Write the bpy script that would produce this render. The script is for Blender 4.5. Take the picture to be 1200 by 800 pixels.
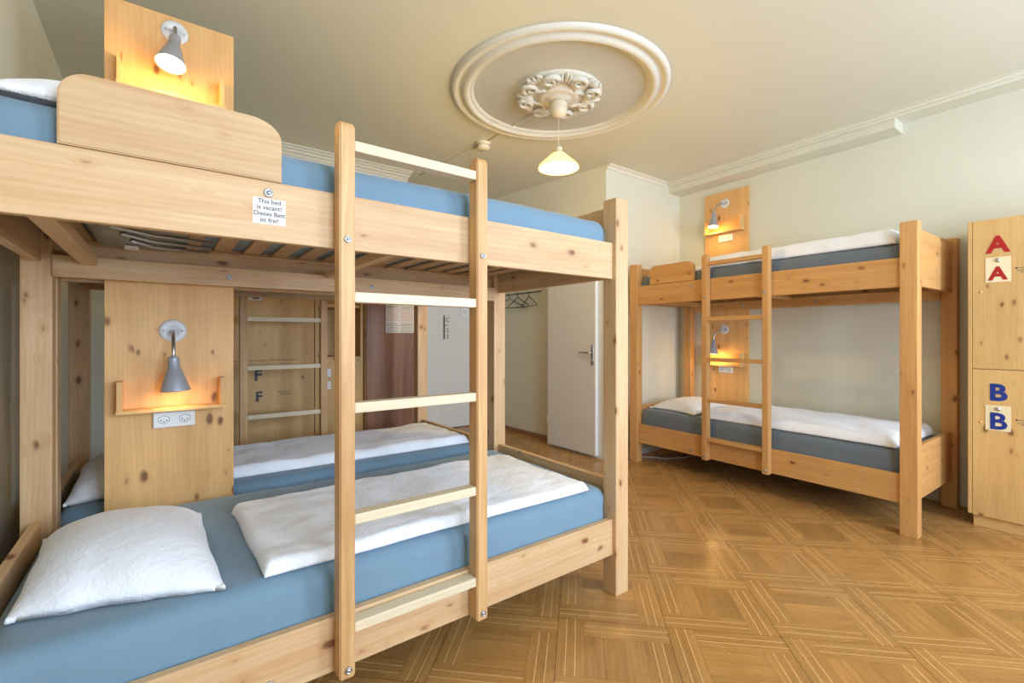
import bpy, bmesh, math, random
from mathutils import Vector, Matrix, noise
R = random.Random(7)
PI = math.pi
for o in list(bpy.data.objects): bpy.data.objects.remove(o, do_unlink=True)
S = bpy.context.scene
C = S.collection

# ------------------------------------------------------------------ camera, light, exposure
cam_d = bpy.data.cameras.new('camera'); cam = bpy.data.objects.new('camera', cam_d); C.objects.link(cam)
cam_d.sensor_width = 36; cam_d.lens = 547 / 1200 * 36; cam_d.shift_y = -6 / 1200
cam_d.clip_start = .02
ang = math.atan(730 / 547)
cam.location = (0, 0, 1.16); cam.rotation_euler = (PI / 2, 0, ang - PI / 2)
S.camera = cam
S.view_settings.view_transform = 'Standard'; S.view_settings.look = 'None'
S.view_settings.gamma = 1; S.view_settings.use_curve_mapping = False
S.view_settings.exposure = 0.07
W = bpy.data.worlds.new('world'); S.world = W; W.use_nodes = True
W.node_tree.nodes['Background'].inputs[0].default_value = (.62, .78, 1, 1)
W.node_tree.nodes['Background'].inputs[1].default_value = 1.0

def area(name, loc, rot, sx, sy, power, col, spread=PI):
    l = bpy.data.lights.new(name, 'AREA'); l.shape = 'RECTANGLE'; l.size = sx; l.size_y = sy
    l.energy = power; l.color = col; l.spread = spread
    o = bpy.data.objects.new(name, l); C.objects.link(o); o.location = loc; o.rotation_euler = rot
    return o
REAR = -1.75
DAY = (.63, .78, 1)
area('window_daylight', (1.0, REAR - .12, 1.6), (PI / 2, 0, 0), 1.25, 1.5, 122, DAY)
area('window_daylight', (3.05, REAR - .12, 1.6), (PI / 2, 0, 0), 1.25, 1.5, 128, DAY)
WARM = (1, .67, .17)
P_PENDANT = 23; P_SPOT = 3.0

# ------------------------------------------------------------------ materials
def newmat(name):
    m = bpy.data.materials.new(name); m.use_nodes = True
    nt = m.node_tree; b = nt.nodes['Principled BSDF']
    return m, nt, b
def N(nt, t, **kw):
    n = nt.nodes.new(t)
    for k, v in kw.items():
        if k in n.inputs: n.inputs[k].default_value = v
        else: setattr(n, k, v)
    return n
def srgb(r, g, b):
    f = lambda c: ((c / 255 + .055) / 1.055) ** 2.4 if c > 10 else c / 255 / 12.92
    return (f(r), f(g), f(b), 1)
def mix(nt, fac, a, b, mode='MIX'):
    n = nt.nodes.new('ShaderNodeMix'); n.data_type = 'RGBA'; n.blend_type = mode
    for i, v in ((0, fac), (6, a), (7, b)):
        if isinstance(v, (int, float)): n.inputs[i].default_value = v
        elif isinstance(v, tuple): n.inputs[i].default_value = v
        else: nt.links.new(v, n.inputs[i])
    return n.outputs[2]
def ramp(nt, inp, stops):
    n = nt.nodes.new('ShaderNodeValToRGB'); nt.links.new(inp, n.inputs[0])
    e = n.color_ramp.elements
    while len(e) < len(stops): e.new(.5)
    for q, (p, c) in zip(e, stops): q.position = p; q.color = c
    return n.outputs[0]
def g(v): return (v, v, v, 1)

def pine(name, base, dark, knot=(.17, .06, .018, 1), knots=1.0, rough=.5, streak=.55, gate=.34, attr='wc'):
    m, nt, b = newmat(name); L = nt.links.new
    a = N(nt, 'ShaderNodeAttribute'); a.attribute_name = attr
    def scaled(sx, sy, sz):
        v = N(nt, 'ShaderNodeVectorMath', operation='MULTIPLY'); L(a.outputs['Vector'], v.inputs[0]); v.inputs[1].default_value = (sx, sy, sz); return v.outputs[0]
    # knots
    vo = N(nt, 'ShaderNodeTexVoronoi', Scale=1.0, Randomness=1.0); kn = N(nt, 'ShaderNodeTexNoise', Scale=1.0, Detail=2.0); L(scaled(26, 60, 60), kn.inputs['Vector'])
    kv = N(nt, 'ShaderNodeVectorMath', operation='MULTIPLY_ADD'); L(kn.outputs['Color'], kv.inputs[0]); kv.inputs[1].default_value = (.22, .22, .22); L(scaled(9.5, 18, 18), kv.inputs[2]); L(kv.outputs[0], vo.inputs['Vector'])
    gsep = N(nt, 'ShaderNodeSeparateColor'); L(vo.outputs['Color'], gsep.inputs[0])
    th = N(nt, 'ShaderNodeMapRange'); L(gsep.outputs[0], th.inputs[0])
    th.inputs[1].default_value = gate; th.inputs[2].default_value = 1; th.inputs[3].default_value = -.1 if knots else -.6; th.inputs[4].default_value = .30 * knots if knots else -.6
    kd = N(nt, 'ShaderNodeMath', operation='SUBTRACT'); L(th.outputs[0], kd.inputs[0]); L(vo.outputs['Distance'], kd.inputs[1])
    kf = N(nt, 'ShaderNodeMapRange'); L(kd.outputs[0], kf.inputs[0]); kf.inputs[1].default_value = -.01; kf.inputs[2].default_value = .13
    halo = N(nt, 'ShaderNodeMapRange'); L(kd.outputs[0], halo.inputs[0]); halo.inputs[1].default_value = -.22; halo.inputs[2].default_value = .03
    # growth lines, bent round the knots
    warp = N(nt, 'ShaderNodeTexNoise', Scale=1.0, Detail=2.0); L(scaled(1.1, 5, 5), warp.inputs['Vector'])
    wm = N(nt, 'ShaderNodeMath', operation='MULTIPLY'); L(halo.outputs[0], wm.inputs[0]); wm.inputs[1].default_value = .25
    wa = N(nt, 'ShaderNodeMath', operation='ADD'); L(warp.outputs[0], wa.inputs[0]); L(wm.outputs[0], wa.inputs[1])
    sp = N(nt, 'ShaderNodeSeparateXYZ'); L(a.outputs['Vector'], sp.inputs[0])
    yz = N(nt, 'ShaderNodeMath', operation='ADD'); L(sp.outputs[1], yz.inputs[0]); L(sp.outputs[2], yz.inputs[1])
    ph = N(nt, 'ShaderNodeMath', operation='MULTIPLY_ADD'); L(wa.outputs[0], ph.inputs[0]); ph.inputs[1].default_value = 30; 
    y2 = N(nt, 'ShaderNodeMath', operation='MULTIPLY'); L(yz.outputs[0], y2.inputs[0]); y2.inputs[1].default_value = 330; L(y2.outputs[0], ph.inputs[2])
    si = N(nt, 'ShaderNodeMath', operation='SINE'); L(ph.outputs[0], si.inputs[0])
    rings = N(nt, 'ShaderNodeMapRange'); L(si.outputs[0], rings.inputs[0]); rings.inputs[1].default_value = -.6; rings.inputs[2].default_value = 1.0
    s1 = N(nt, 'ShaderNodeTexNoise', Scale=1.0, Detail=3.0, Roughness=.6); L(scaled(1.6, 22, 22), s1.inputs['Vector'])
    s2 = N(nt, 'ShaderNodeTexNoise', Scale=1.0, Detail=2.0, Roughness=.6); L(scaled(6, 160, 160), s2.inputs['Vector'])
    big = N(nt, 'ShaderNodeTexNoise', Scale=1.0, Detail=1.0); L(scaled(.7, 3.5, 3.5), big.inputs['Vector'])
    f1 = ramp(nt, s1.outputs[0], [(.3, g(0)), (.72, g(1))])
    c = mix(nt, f1, base, mix(nt, streak, base, dark))
    rf = N(nt, 'ShaderNodeMath', operation='MULTIPLY'); L(rings.outputs[0], rf.inputs[0]); rf.inputs[1].default_value = .30 * streak
    c = mix(nt, rf.outputs[0], c, dark)
    f2 = ramp(nt, s2.outputs[0], [(.35, g(0)), (.8, g(.25))])
    c = mix(nt, f2, c, dark)
    tone = ramp(nt, big.outputs[0], [(.3, g(.93)), (.7, g(1.05))])
    c = mix(nt, 1.0, c, tone, 'MULTIPLY')
    hf = N(nt, 'ShaderNodeMath', operation='MULTIPLY'); L(halo.outputs[0], hf.inputs[0]); hf.inputs[1].default_value = .35
    c = mix(nt, hf.outputs[0], c, dark)
    kk = N(nt, 'ShaderNodeMath', operation='MULTIPLY'); L(kf.outputs[0], kk.inputs[0]); kk.inputs[1].default_value = .9
    c = mix(nt, kk.outputs[0], c, knot)
    L(c, b.inputs['Base Color']); b.inputs['Roughness'].default_value = rough
    bp = N(nt, 'ShaderNodeBump', Strength=.12, Distance=.002); L(s2.outputs[0], bp.inputs['Height']); L(bp.outputs[0], b.inputs['Normal'])
    return m

def plain(name, col, rough=.5, metal=0., noise_amt=0., nscale=20, bump=0., bscale=200, bdist=.002, sheen=0, emit=None, estr=0, spec=None):
    m, nt, b = newmat(name); L = nt.links.new
    tc = N(nt, 'ShaderNodeTexCoord')
    if noise_amt:
        n = N(nt, 'ShaderNodeTexNoise', Scale=nscale, Detail=4.0); L(tc.outputs['Object'], n.inputs['Vector'])
        f = ramp(nt, n.outputs[0], [(.3, g(1 - noise_amt)), (.7, g(1 + noise_amt * .3))])
        L(mix(nt, 1.0, col, f, 'MULTIPLY'), b.inputs['Base Color'])
    else: b.inputs['Base Color'].default_value = col
    b.inputs['Roughness'].default_value = rough; b.inputs['Metallic'].default_value = metal
    if spec is not None: b.inputs['Specular IOR Level'].default_value = spec
    if sheen: b.inputs['Sheen Weight'].default_value = sheen
    if bump:
        n = N(nt, 'ShaderNodeTexNoise', Scale=bscale, Detail=3.0); L(tc.outputs['Object'], n.inputs['Vector'])
        bp = N(nt, 'ShaderNodeBump', Strength=bump, Distance=bdist); L(n.outputs[0], bp.inputs['Height']); L(bp.outputs[0], b.inputs['Normal'])
    if emit: b.inputs['Emission Color'].default_value = emit; b.inputs['Emission Strength'].default_value = estr
    return m

M = {}
M['bed'] = pine('pale_pine', srgb(222, 190, 146), srgb(190, 138, 86), knots=.95, gate=.32, streak=.6)
M['bed_old'] = pine('honey_pine', srgb(218, 168, 104), srgb(182, 122, 62), knots=.9, gate=.5, streak=.6)
M['ladder'] = pine('ladder_pine', srgb(222, 182, 126), srgb(180, 124, 66), knots=0, streak=.8)
M['rung'] = pine('ash_rung', srgb(232, 216, 184), srgb(206, 180, 138), knots=0, streak=.4)
M['ladder_old'] = pine('ladder_honey_pine', srgb(214, 166, 104), srgb(176, 118, 60), knots=.4, streak=.6)
M['panel'] = pine('panel_pine', srgb(236, 190, 126), srgb(208, 152, 88), knots=1.0, streak=.6)
M['locker'] = pine('locker_pine', srgb(216, 176, 112), srgb(190, 142, 80), knots=.95, streak=.5)
M['brown'] = pine('brown_laminate', srgb(156, 108, 70), srgb(108, 68, 44), knots=0, streak=.9, rough=.45)
M['slat'] = pine('slat_birch', srgb(206, 170, 126), srgb(170, 126, 84), knots=0, streak=.5)
M['wall'] = plain('wall_paint', srgb(220, 216, 196), .75, noise_amt=.03, nscale=2, bump=.08, bscale=60)
M['ceil'] = plain('ceiling_paint', srgb(222, 217, 196), .8, noise_amt=.02, nscale=2)
M['plaster'] = plain('plaster_white', srgb(229, 223, 205), .6)
M['white'] = plain('white_lacquer', srgb(226, 224, 218), .35)
M['sheet'] = plain('blue_sheet', srgb(114, 143, 162), .8, noise_amt=.05, nscale=9, bump=.25, bscale=7, bdist=.012, sheen=.25)
M['sheet_grey'] = plain('slate_sheet', srgb(102, 112, 120), .8, noise_amt=.05, nscale=9, bump=.2, bscale=7, bdist=.01, sheen=.25)
def terry():
    m, nt, b = newmat('white_terry'); L = nt.links.new
    tc = N(nt, 'ShaderNodeTexCoord')
    b.inputs['Base Color'].default_value = srgb(244, 246, 250); b.inputs['Roughness'].default_value = .9
    b.inputs['Sheen Weight'].default_value = .3
    n1 = N(nt, 'ShaderNodeTexNoise', Scale=150.0, Detail=2.0); L(tc.outputs['Object'], n1.inputs['Vector'])
    n2 = N(nt, 'ShaderNodeTexNoise', Scale=11.0, Detail=5.0, Distortion=.8); L(tc.outputs['Object'], n2.inputs['Vector'])
    b1 = N(nt, 'ShaderNodeBump', Strength=.35, Distance=.003); L(n1.outputs[0], b1.inputs['Height'])
    b2 = N(nt, 'ShaderNodeBump', Strength=.4, Distance=.015); L(n2.outputs[0], b2.inputs['Height']); L(b1.outputs[0], b2.inputs['Normal'])
    n3 = N(nt, 'ShaderNodeTexNoise', Scale=38.0, Detail=3.0, Distortion=1.2); L(tc.outputs['Object'], n3.inputs['Vector'])
    b3 = N(nt, 'ShaderNodeBump', Strength=.5, Distance=.006); L(n3.outputs[0], b3.inputs['Height']); L(b2.outputs[0], b3.inputs['Normal'])
    L(b3.outputs[0], b.inputs['Normal']); return m
M['terry'] = terry()
M['steel'] = plain('brushed_steel', srgb(188, 190, 194), .35, metal=1, noise_amt=.1)
M['alu'] = plain('grey_aluminium', srgb(172, 174, 180), .38, metal=.35)
M['plate'] = plain('plate_white', srgb(214, 216, 216), .4)
M['socket'] = plain('socket_white', srgb(238, 238, 236), .35)
M['dark'] = plain('dark_hole', srgb(40, 38, 36), .6)
M['black'] = plain('black_wire', srgb(28, 28, 30), .4)
M['glow'] = plain('lamp_glow', (1, .9, .75, 1), .4, emit=(1, .80, .52, 1), estr=14)
M['bulb'] = plain('bulb_glow', (1, .95, .85, 1), .4, emit=(1, .84, .58, 1), estr=7)
M['paper'] = plain('paper', srgb(226, 220, 212), .6)
M['card'] = plain('cream_card', srgb(232, 214, 172), .6)
M['ink'] = plain('ink', srgb(70, 66, 70), .6)
M['red'] = plain('red_letter', srgb(168, 16, 16), .45)
M['redink'] = plain('red_ink', srgb(190, 96, 88), .6)
M['blue'] = plain('blue_letter', srgb(14, 46, 128), .45)
M['blackletter'] = plain('black_letter', srgb(30, 30, 30), .45)
M['cable'] = plain('cable_white', srgb(205, 200, 190), .5)
M['cream'] = plain('cream_plastic', srgb(226, 214, 184), .45)
M['bag'] = plain('grey_spring_steel', srgb(120, 122, 116), .45, metal=.6)
M['skirt'] = plain('skirting_wood', srgb(150, 108, 66), .5, noise_amt=.1)
M['groove'] = plain('floor_gap', srgb(52, 32, 16), .8)
M['bead_white'] = plain('door_edge_white', srgb(236, 236, 236), .3)  # plain near-white lacquer for the bead on the passage door
def shade_glass():
    m, nt, b = newmat('opal_glass'); L = nt.links.new
    b.inputs['Base Color'].default_value = srgb(246, 236, 206); b.inputs['Roughness'].default_value = .35
    t = N(nt, 'ShaderNodeBsdfTranslucent'); t.inputs[0].default_value = srgb(255, 246, 222)
    mx = N(nt, 'ShaderNodeMixShader'); mx.inputs[0].default_value = .55
    L(b.outputs[0], mx.inputs[1]); L(t.outputs[0], mx.inputs[2]); L(mx.outputs[0], nt.nodes['Material Output'].inputs[0]); return m
M['opal'] = shade_glass()

# ------------------------------------------------------------------ mesh helpers
def mesh_obj(name, bm, mat, parent=None, smooth=False, loc=None, rot=None):
    me = bpy.data.meshes.new(name); bm.to_mesh(me); bm.free()
    if smooth:
        for p in me.polygons: p.use_smooth = True
    for m_ in (mat if isinstance(mat, list) else [mat]): me.materials.append(m_)
    o = bpy.data.objects.new(name, me); C.objects.link(o)
    if parent: o.parent = parent
    if loc: o.location = loc
    if rot: o.rotation_euler = rot
    return o
def NB():
    bm = bmesh.new(); bm.verts.layers.float_vector.new('wc'); return bm
def merge(bm, t, mat_index=0):
    me = bpy.data.meshes.new('t')
    for f in t.faces: f.material_index = mat_index
    t.to_mesh(me); t.free(); bm.from_mesh(me); bpy.data.meshes.remove(me)
def wc(t, grain, off=None):
    ly = t.verts.layers.float_vector['wc']
    off = off or (R.uniform(0, 40), R.uniform(0, 40), R.uniform(0, 40))
    i = 'xyz'.index(grain); j, k = [q for q in range(3) if q != i]
    for v in t.verts: v[ly] = Vector((v.co[i] + off[0], v.co[j] + off[1], v.co[k] + off[2]))
def box(bm, lo, hi, grain='x', bev=.003, rot=None, piv=None, mi=0):
    t = NB(); lo = Vector(lo); hi = Vector(hi)
    lo, hi = Vector(map(min, lo, hi)), Vector(map(max, lo, hi))
    bmesh.ops.create_cube(t, size=1)
    for v in t.verts: v.co = Vector([lo[i] + (v.co[i] + .5) * (hi[i] - lo[i]) for i in range(3)])
    if bev: bmesh.ops.bevel(t, geom=list(t.edges), offset=min(bev, .45 * min(hi - lo)), segments=2, affect='EDGES', profile=.6)
    wc(t, grain)
    if rot is not None:
        piv = Vector(piv) if piv else (lo + hi) / 2
        bmesh.ops.transform(t, matrix=Matrix.Translation(piv) @ rot @ Matrix.Translation(-piv), verts=t.verts)
    merge(bm, t, mi); return bm
def prism(bm, pts, y0, y1, grain='x', bev=.003, mi=0):
    """outline pts in x,z extruded from y0 to y1"""
    t = NB(); vs = [t.verts.new((x, y0, z)) for x, z in pts]
    f = t.faces.new(vs); r = bmesh.ops.extrude_face_region(t, geom=[f])
    for v in r['geom']:
        if isinstance(v, bmesh.types.BMVert): v.co.y = y1
    bmesh.ops.recalc_face_normals(t, faces=t.faces)
    if bev: bmesh.ops.bevel(t, geom=[e for e in t.edges if abs(e.verts[0].co.y - e.verts[1].co.y) < 1e-6], offset=bev, segments=2, affect='EDGES')
    wc(t, grain); merge(bm, t, mi); return bm
def lathe(bm, prof, seg=32, mat=None, mi=0, closed=False):
    t = NB(); rings = []
    for r, z in prof:
        rings.append([t.verts.new((r * math.cos(a * 2 * PI / seg), r * math.sin(a * 2 * PI / seg), z)) for a in range(seg)])
    pairs = list(zip(rings, rings[1:])) + ([(rings[-1], rings[0])] if closed else [])
    for A, B in pairs:
        for i in range(seg): t.faces.new((A[i], A[(i + 1) % seg], B[(i + 1) % seg], B[i]))
    if not closed:
        for r_, rr in ((rings[0], prof[0][0]), (rings[-1], prof[-1][0])):
            if rr < .0015: bmesh.ops.pointmerge(t, verts=r_, merge_co=Vector((0, 0, r_[0].co.z)))
    bmesh.ops.recalc_face_normals(t, faces=t.faces)
    if mat is not None: bmesh.ops.transform(t, matrix=mat, verts=t.verts)
    merge(bm, t, mi); return bm
def tube(bm, pts, r, seg=8, cap=True, mi=0):
    t = NB(); pts = [Vector(p) for p in pts]; n = len(pts); rings = []
    up = Vector((0, 0, 1)); prev = None
    for i, p in enumerate(pts):
        d = (pts[min(i + 1, n - 1)] - pts[max(i - 1, 0)]).normalized()
        if prev is None:
            a = d.cross(up)
            if a.length < .05: a = d.cross(Vector((1, 0, 0)))
        else: a = prev - d * prev.dot(d)
        a.normalize(); prev = a; b = d.cross(a)
        rr = r[i] if isinstance(r, (list, tuple)) else r
        rings.append([t.verts.new(p + (a * math.cos(2 * PI * k / seg) + b * math.sin(2 * PI * k / seg)) * rr) for k in range(seg)])
    for A, B in zip(rings, rings[1:]):
        for k in range(seg): t.faces.new((A[k], A[(k + 1) % seg], B[(k + 1) % seg], B[k]))
    if cap: t.faces.new(rings[0]); t.faces.new(rings[-1][::-1])
    bmesh.ops.recalc_face_normals(t, faces=t.faces); merge(bm, t, mi); return bm
def ball(bm, c, rad, mi=0, sub=2, rot=None):
    t = NB(); bmesh.ops.create_icosphere(t, subdivisions=sub, radius=1)
    rad = rad if isinstance(rad, (list, tuple)) else (rad,) * 3
    m = Matrix.Translation(Vector(c)) @ (rot or Matrix()) @ Matrix.Diagonal((*rad, 1))
    bmesh.ops.transform(t, matrix=m, verts=t.verts); merge(bm, t, mi); return bm
def tag(o, label=None, cat=None, group=None, kind=None):
    if label: o['label'] = label
    if cat: o['category'] = cat
    if group: o['group'] = group
    if kind: o['kind'] = kind
    return o
def empty(name, loc, rz, label, cat, group=None):
    o = bpy.data.objects.new(name, None); C.objects.link(o); o.location = loc; o.rotation_euler = (0, 0, rz)
    o.empty_display_size = .1
    return tag(o, label, cat, group)
def struct(name, bm, mat, **k): return tag(mesh_obj(name, bm, mat, **k), kind='structure')
def copy_tree(o, parent=None):
    c = o.copy(); C.objects.link(c); c.parent = parent
    for ch in list(o.children): copy_tree(ch, c)
    return c
def text_bm(bm, s, size, M4, off=0.0, depth=.0006, mi=0, align='CENTER', spacing=1.0, line=1.0):
    cu = bpy.data.curves.new('t', 'FONT'); cu.body = s; cu.size = size; cu.extrude = depth; cu.offset = off
    cu.align_x = align; cu.align_y = 'CENTER'; cu.resolution_u = 3; cu.space_character = spacing; cu.space_line = line
    ob = bpy.data.objects.new('t', cu); C.objects.link(ob)
    dg = bpy.context.evaluated_depsgraph_get(); me = bpy.data.meshes.new_from_object(ob.evaluated_get(dg))
    t = bmesh.new(); t.from_mesh(me); t.verts.layers.float_vector.new('wc')
    bmesh.ops.transform(t, matrix=M4, verts=t.verts); merge(bm, t, mi)
    bpy.data.objects.remove(ob); bpy.data.curves.remove(cu); bpy.data.meshes.remove(me)
# text in the plane facing -y (reads along +x) / facing -x (reads along -y)
FACE_Y = lambda x, y, z: Matrix.Translation((x, y, z)) @ Matrix.Rotation(PI / 2, 4, 'X')
FACE_X = lambda x, y, z: Matrix.Translation((x, y, z)) @ Matrix.Rotation(-PI / 2, 4, 'Z') @ Matrix.Rotation(PI / 2, 4, 'X')

# ------------------------------------------------------------------ room shell
CZ = 2.745; LX = -.49; FY = 2.93; AX = 3.32
def wall_quad(name, a, b, z0, z1, mat=None, th=.1, side=1):
    """vertical slab from a to b, its seen face on the line a-b, thickness to the given side"""
    a = Vector((*a, 0)); b = Vector((*b, 0)); d = (b - a).normalized(); n = Vector((-d.y, d.x, 0)) * th * side
    t = NB(); q = [a, b, b + n, a + n]
    lo = [t.verts.new((p.x, p.y, z0)) for p in q]; hi = [t.verts.new((p.x, p.y, z1)) for p in q]
    t.faces.new(lo); t.faces.new(hi)
    for i in range(4): t.faces.new((lo[i], lo[(i + 1) % 4], hi[(i + 1) % 4], hi[i]))
    bmesh.ops.recalc_face_normals(t, faces=t.faces)
    return struct(name, t, mat or M['wall'])
WX = lambda y: 4.445 + .03 * (y - 2.9)          # right wall, very slightly out of square
wall_quad('wall_left', (LX, REAR), (LX, 4.30), 0, CZ, side=1)
wall_quad('wall_right', (WX(REAR), REAR), (WX(FY), FY), 0, CZ, side=-1)
wall_quad('wall_far_right', (AX, FY), (WX(FY) + .1, FY), 0, CZ, th=.1, side=1)
wall_quad('wall_far_left', (LX - .1, 4.30), (1.93, 4.30), 0, CZ, th=1.0, side=1)
wall_quad('wall_passage_end', (1.9, 5.22), (3.6, 5.22), 0, CZ, th=.1, side=1)
# passage side wall: lower part, with the bulkhead that leans over it
wall_quad('wall_passage_side', (3.44, 3.80), (3.44, 5.22), 0, 2.05, side=-1, th=.2)
b = NB(); t = NB()
q = [(AX - .035, FY + .003), (3.08, 4.30), (2.93, 5.22), (3.60, 5.22), (3.60, FY + .003)]
lo = [t.verts.new((*p, 2.05)) for p in q]; hi = [t.verts.new((*p, CZ)) for p in q]
t.faces.new(lo); t.faces.new(hi)
for i in range(5): t.faces.new((lo[i], lo[(i + 1) % 5], hi[(i + 1) % 5], hi[i]))
bmesh.ops.recalc_face_normals(t, faces=t.faces); merge(b, t)
struct('wall_bulkhead', b, M['wall'])
b = NB(); box(b, (LX - .1, REAR - .1, CZ), (4.7, 5.35, CZ + .1), bev=0); struct('ceiling', b, M['ceil'])
# rear wall (behind the camera) with two window openings
b = NB(); wins = [(.35, 1.65), (2.4, 3.7)]; z0, z1 = .85, 2.35
xs = [LX - .1, *wins[0], *wins[1], 4.7]
for i in (0, 2, 4): box(b, (xs[i], REAR - .12, 0), (xs[i + 1], REAR, CZ), bev=0)
for w in wins: box(b, (w[0], REAR - .12, 0), (w[1], REAR, z0), bev=0); box(b, (w[0], REAR - .12, z1), (w[1], REAR, CZ), bev=0)
struct('wall_rear', b, M['wall'])
for i, w in enumerate(wins):
    b = NB()
    for x in (w[0], (w[0] + w[1]) / 2 - .03, w[1] - .06): box(b, (x, REAR - .08, z0), (x + .06, REAR - .03, z1))
    for z in (z0, z1 - .06, z0 + 1.0): box(b, (w[0], REAR - .08, z), (w[1], REAR - .03, z + .06))
    struct('window_%d' % (i + 1), b, M['white'])
# far-right wall trim, box beam, cornices
b = NB()
for k in range(2):
    y0, y1 = (FY, 1.03)
    pts = [(WX(y0) - .20, y0), (WX(y1) - .20, y1), (WX(y1), y1), (WX(y0), y0)]
    break
t = NB(); lo = [t.verts.new((*p, 2.655)) for p in pts]; hi = [t.verts.new((*p, CZ)) for p in pts]
t.faces.new(lo); t.faces.new(hi)
for i in range(4): t.faces.new((lo[i], lo[(i + 1) % 4], hi[(i + 1) % 4], hi[i]))
bmesh.ops.recalc_face_normals(t, faces=t.faces); merge(b, t)
struct('trim_1', b, M['wall'])
def moulding(name, prof, a, b_, mat):
    """prof = (out, down) points from the ceiling; run from a to b_, 'out' is to the left of the run"""
    a = Vector((*a, 0)); b_ = Vector((*b_, 0)); d = (b_ - a).normalized(); n = Vector((-d.y, d.x, 0))
    t = NB(); A = [t.verts.new(a + n * o + Vector((0, 0, CZ - dn))) for o, dn in prof]; B = [t.verts.new(b_ + n * o + Vector((0, 0, CZ - dn))) for o, dn in prof]
    for i in range(len(prof)): t.faces.new((A[i], A[(i + 1) % len(prof)], B[(i + 1) % len(prof)], B[i]))
    t.faces.new(A); t.faces.new(B[::-1]); bmesh.ops.recalc_face_normals(t, faces=t.faces)
    return struct(name, t, mat)
CP = [(0, -.01), (0, .055), (.02, .055), (.035, .040), (.06, .036), (.075, .022), (.10, .020), (.112, .010), (.14, .008), (.14, -.01)]
CPS = [(-.05, -.01), (-.05, .012), (.20, .012), (.205, .03), (.225, .034), (.24, .022), (.262, .02), (.272, .008), (.30, .006), (.30, -.01)]
moulding('trim_2', CPS, (WX(REAR), REAR), (WX(FY), FY), M['ceil'])
moulding('trim_3', [(0, -.01), (0, .035), (.012, .035), (.022, .02), (.04, .012), (.055, .008), (.055, -.01)], (WX(FY), FY), (AX - .04, FY), M['plaster'])
moulding('trim_4', CP, (1.93, 4.30), (LX, 4.30), M['plaster'])
b = NB(); box(b, (3.425, 3.80, 0), (3.44, 5.22, .05), 'y', .002); struct('baseboard_passage', b, M['skirt'])
b = NB(); box(b, (AX, FY - .012, 0), (WX(FY), FY, .05), 'x', .002); struct('baseboard_far', b, M['white'])
# closet door in the passage wall, by the corner
b = NB(); box(b, (AX, FY + .101, 0), (3.60, 3.80, 2.049), bev=0); struct('wall_closet', b, M['white'])
dr = NB(); box(dr, (AX - .042, 3.06, .025), (AX - .002, 3.74, 2.03), 'z', .004); door = struct('door_1', dr, M['white'])
b = NB(); box(b, (AX - .049, 3.082, .885), (AX - .042, 3.112, 1.075), bev=.003)
tube(b, [(AX - .045, 3.097, 1.005), (AX - .085, 3.097, 1.005), (AX - .092, 3.11, 1.005), (AX - .092, 3.225, 1.005)], .009)
tube(b, [(AX - .045, 3.097, .93), (AX - .056, 3.097, .93)], .011)
tag(mesh_obj('door_handle', b, M['steel'], door, True), 'steel lever handle on a long plate')
b = NB()
for z in (.25, 1.75): tube(b, [(AX - .03, 3.752, z), (AX - .03, 3.752, z + .07)], .010)
mesh_obj('hinge', b, M['white'], door, True)
# white door at the end of the passage
b = NB(); box(b, (2.58, 5.16, 0), (2.70, 5.22, 2.05), 'z', .004); box(b, (3.32, 5.16, 0), (3.44, 5.22, 2.05), 'z', .004); box(b, (2.58, 5.16, 2.0), (3.44, 5.22, 2.1), 'x', .004)
struct('trim_5', b, M['white'])
b = NB(); box(b, (2.705, 5.175, .01), (3.315, 5.215, 1.995), 'z', .004); d2 = struct('door_2', b, M['white'])
b = NB(); box(b, (2.76, 5.168, .20), (3.26, 5.176, .205), bev=0); box(b, (2.76, 5.168, .2), (2.765, 5.176, 1.9), bev=0)
mesh_obj('door_bead', b, M['bead_white'], d2)
b = NB(); box(b, (2.80, 5.17, 1.115), (2.90, 5.1748, 1.43), bev=0); box(b, (2.805, 5.168, 1.125), (2.825, 5.1702, 1.42), bev=0, mi=1); box(b, (2.80, 5.168, 1.295), (2.87, 5.1702, 1.303), bev=0, mi=1)
for q, ch in enumerate('C22'): text_bm(b, ch, .075, FACE_Y(2.862, 5.168, (1.365, 1.235, 1.155)[q]), mi=1, depth=.001)
mesh_obj('sign', b, [M['paper'], M['ink']], d2)
b = NB(); box(b, (3.05, 5.15, 1.42), (3.15, 5.175, 1.53), bev=.004); box(b, (3.07, 5.146, 1.45), (3.13, 5.151, 1.50), bev=.002, mi=1)
tag(mesh_obj('door_chime', b, [M['socket'], M['plate']]), 'small white wall box on the white door at the passage end', 'switch box')

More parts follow.
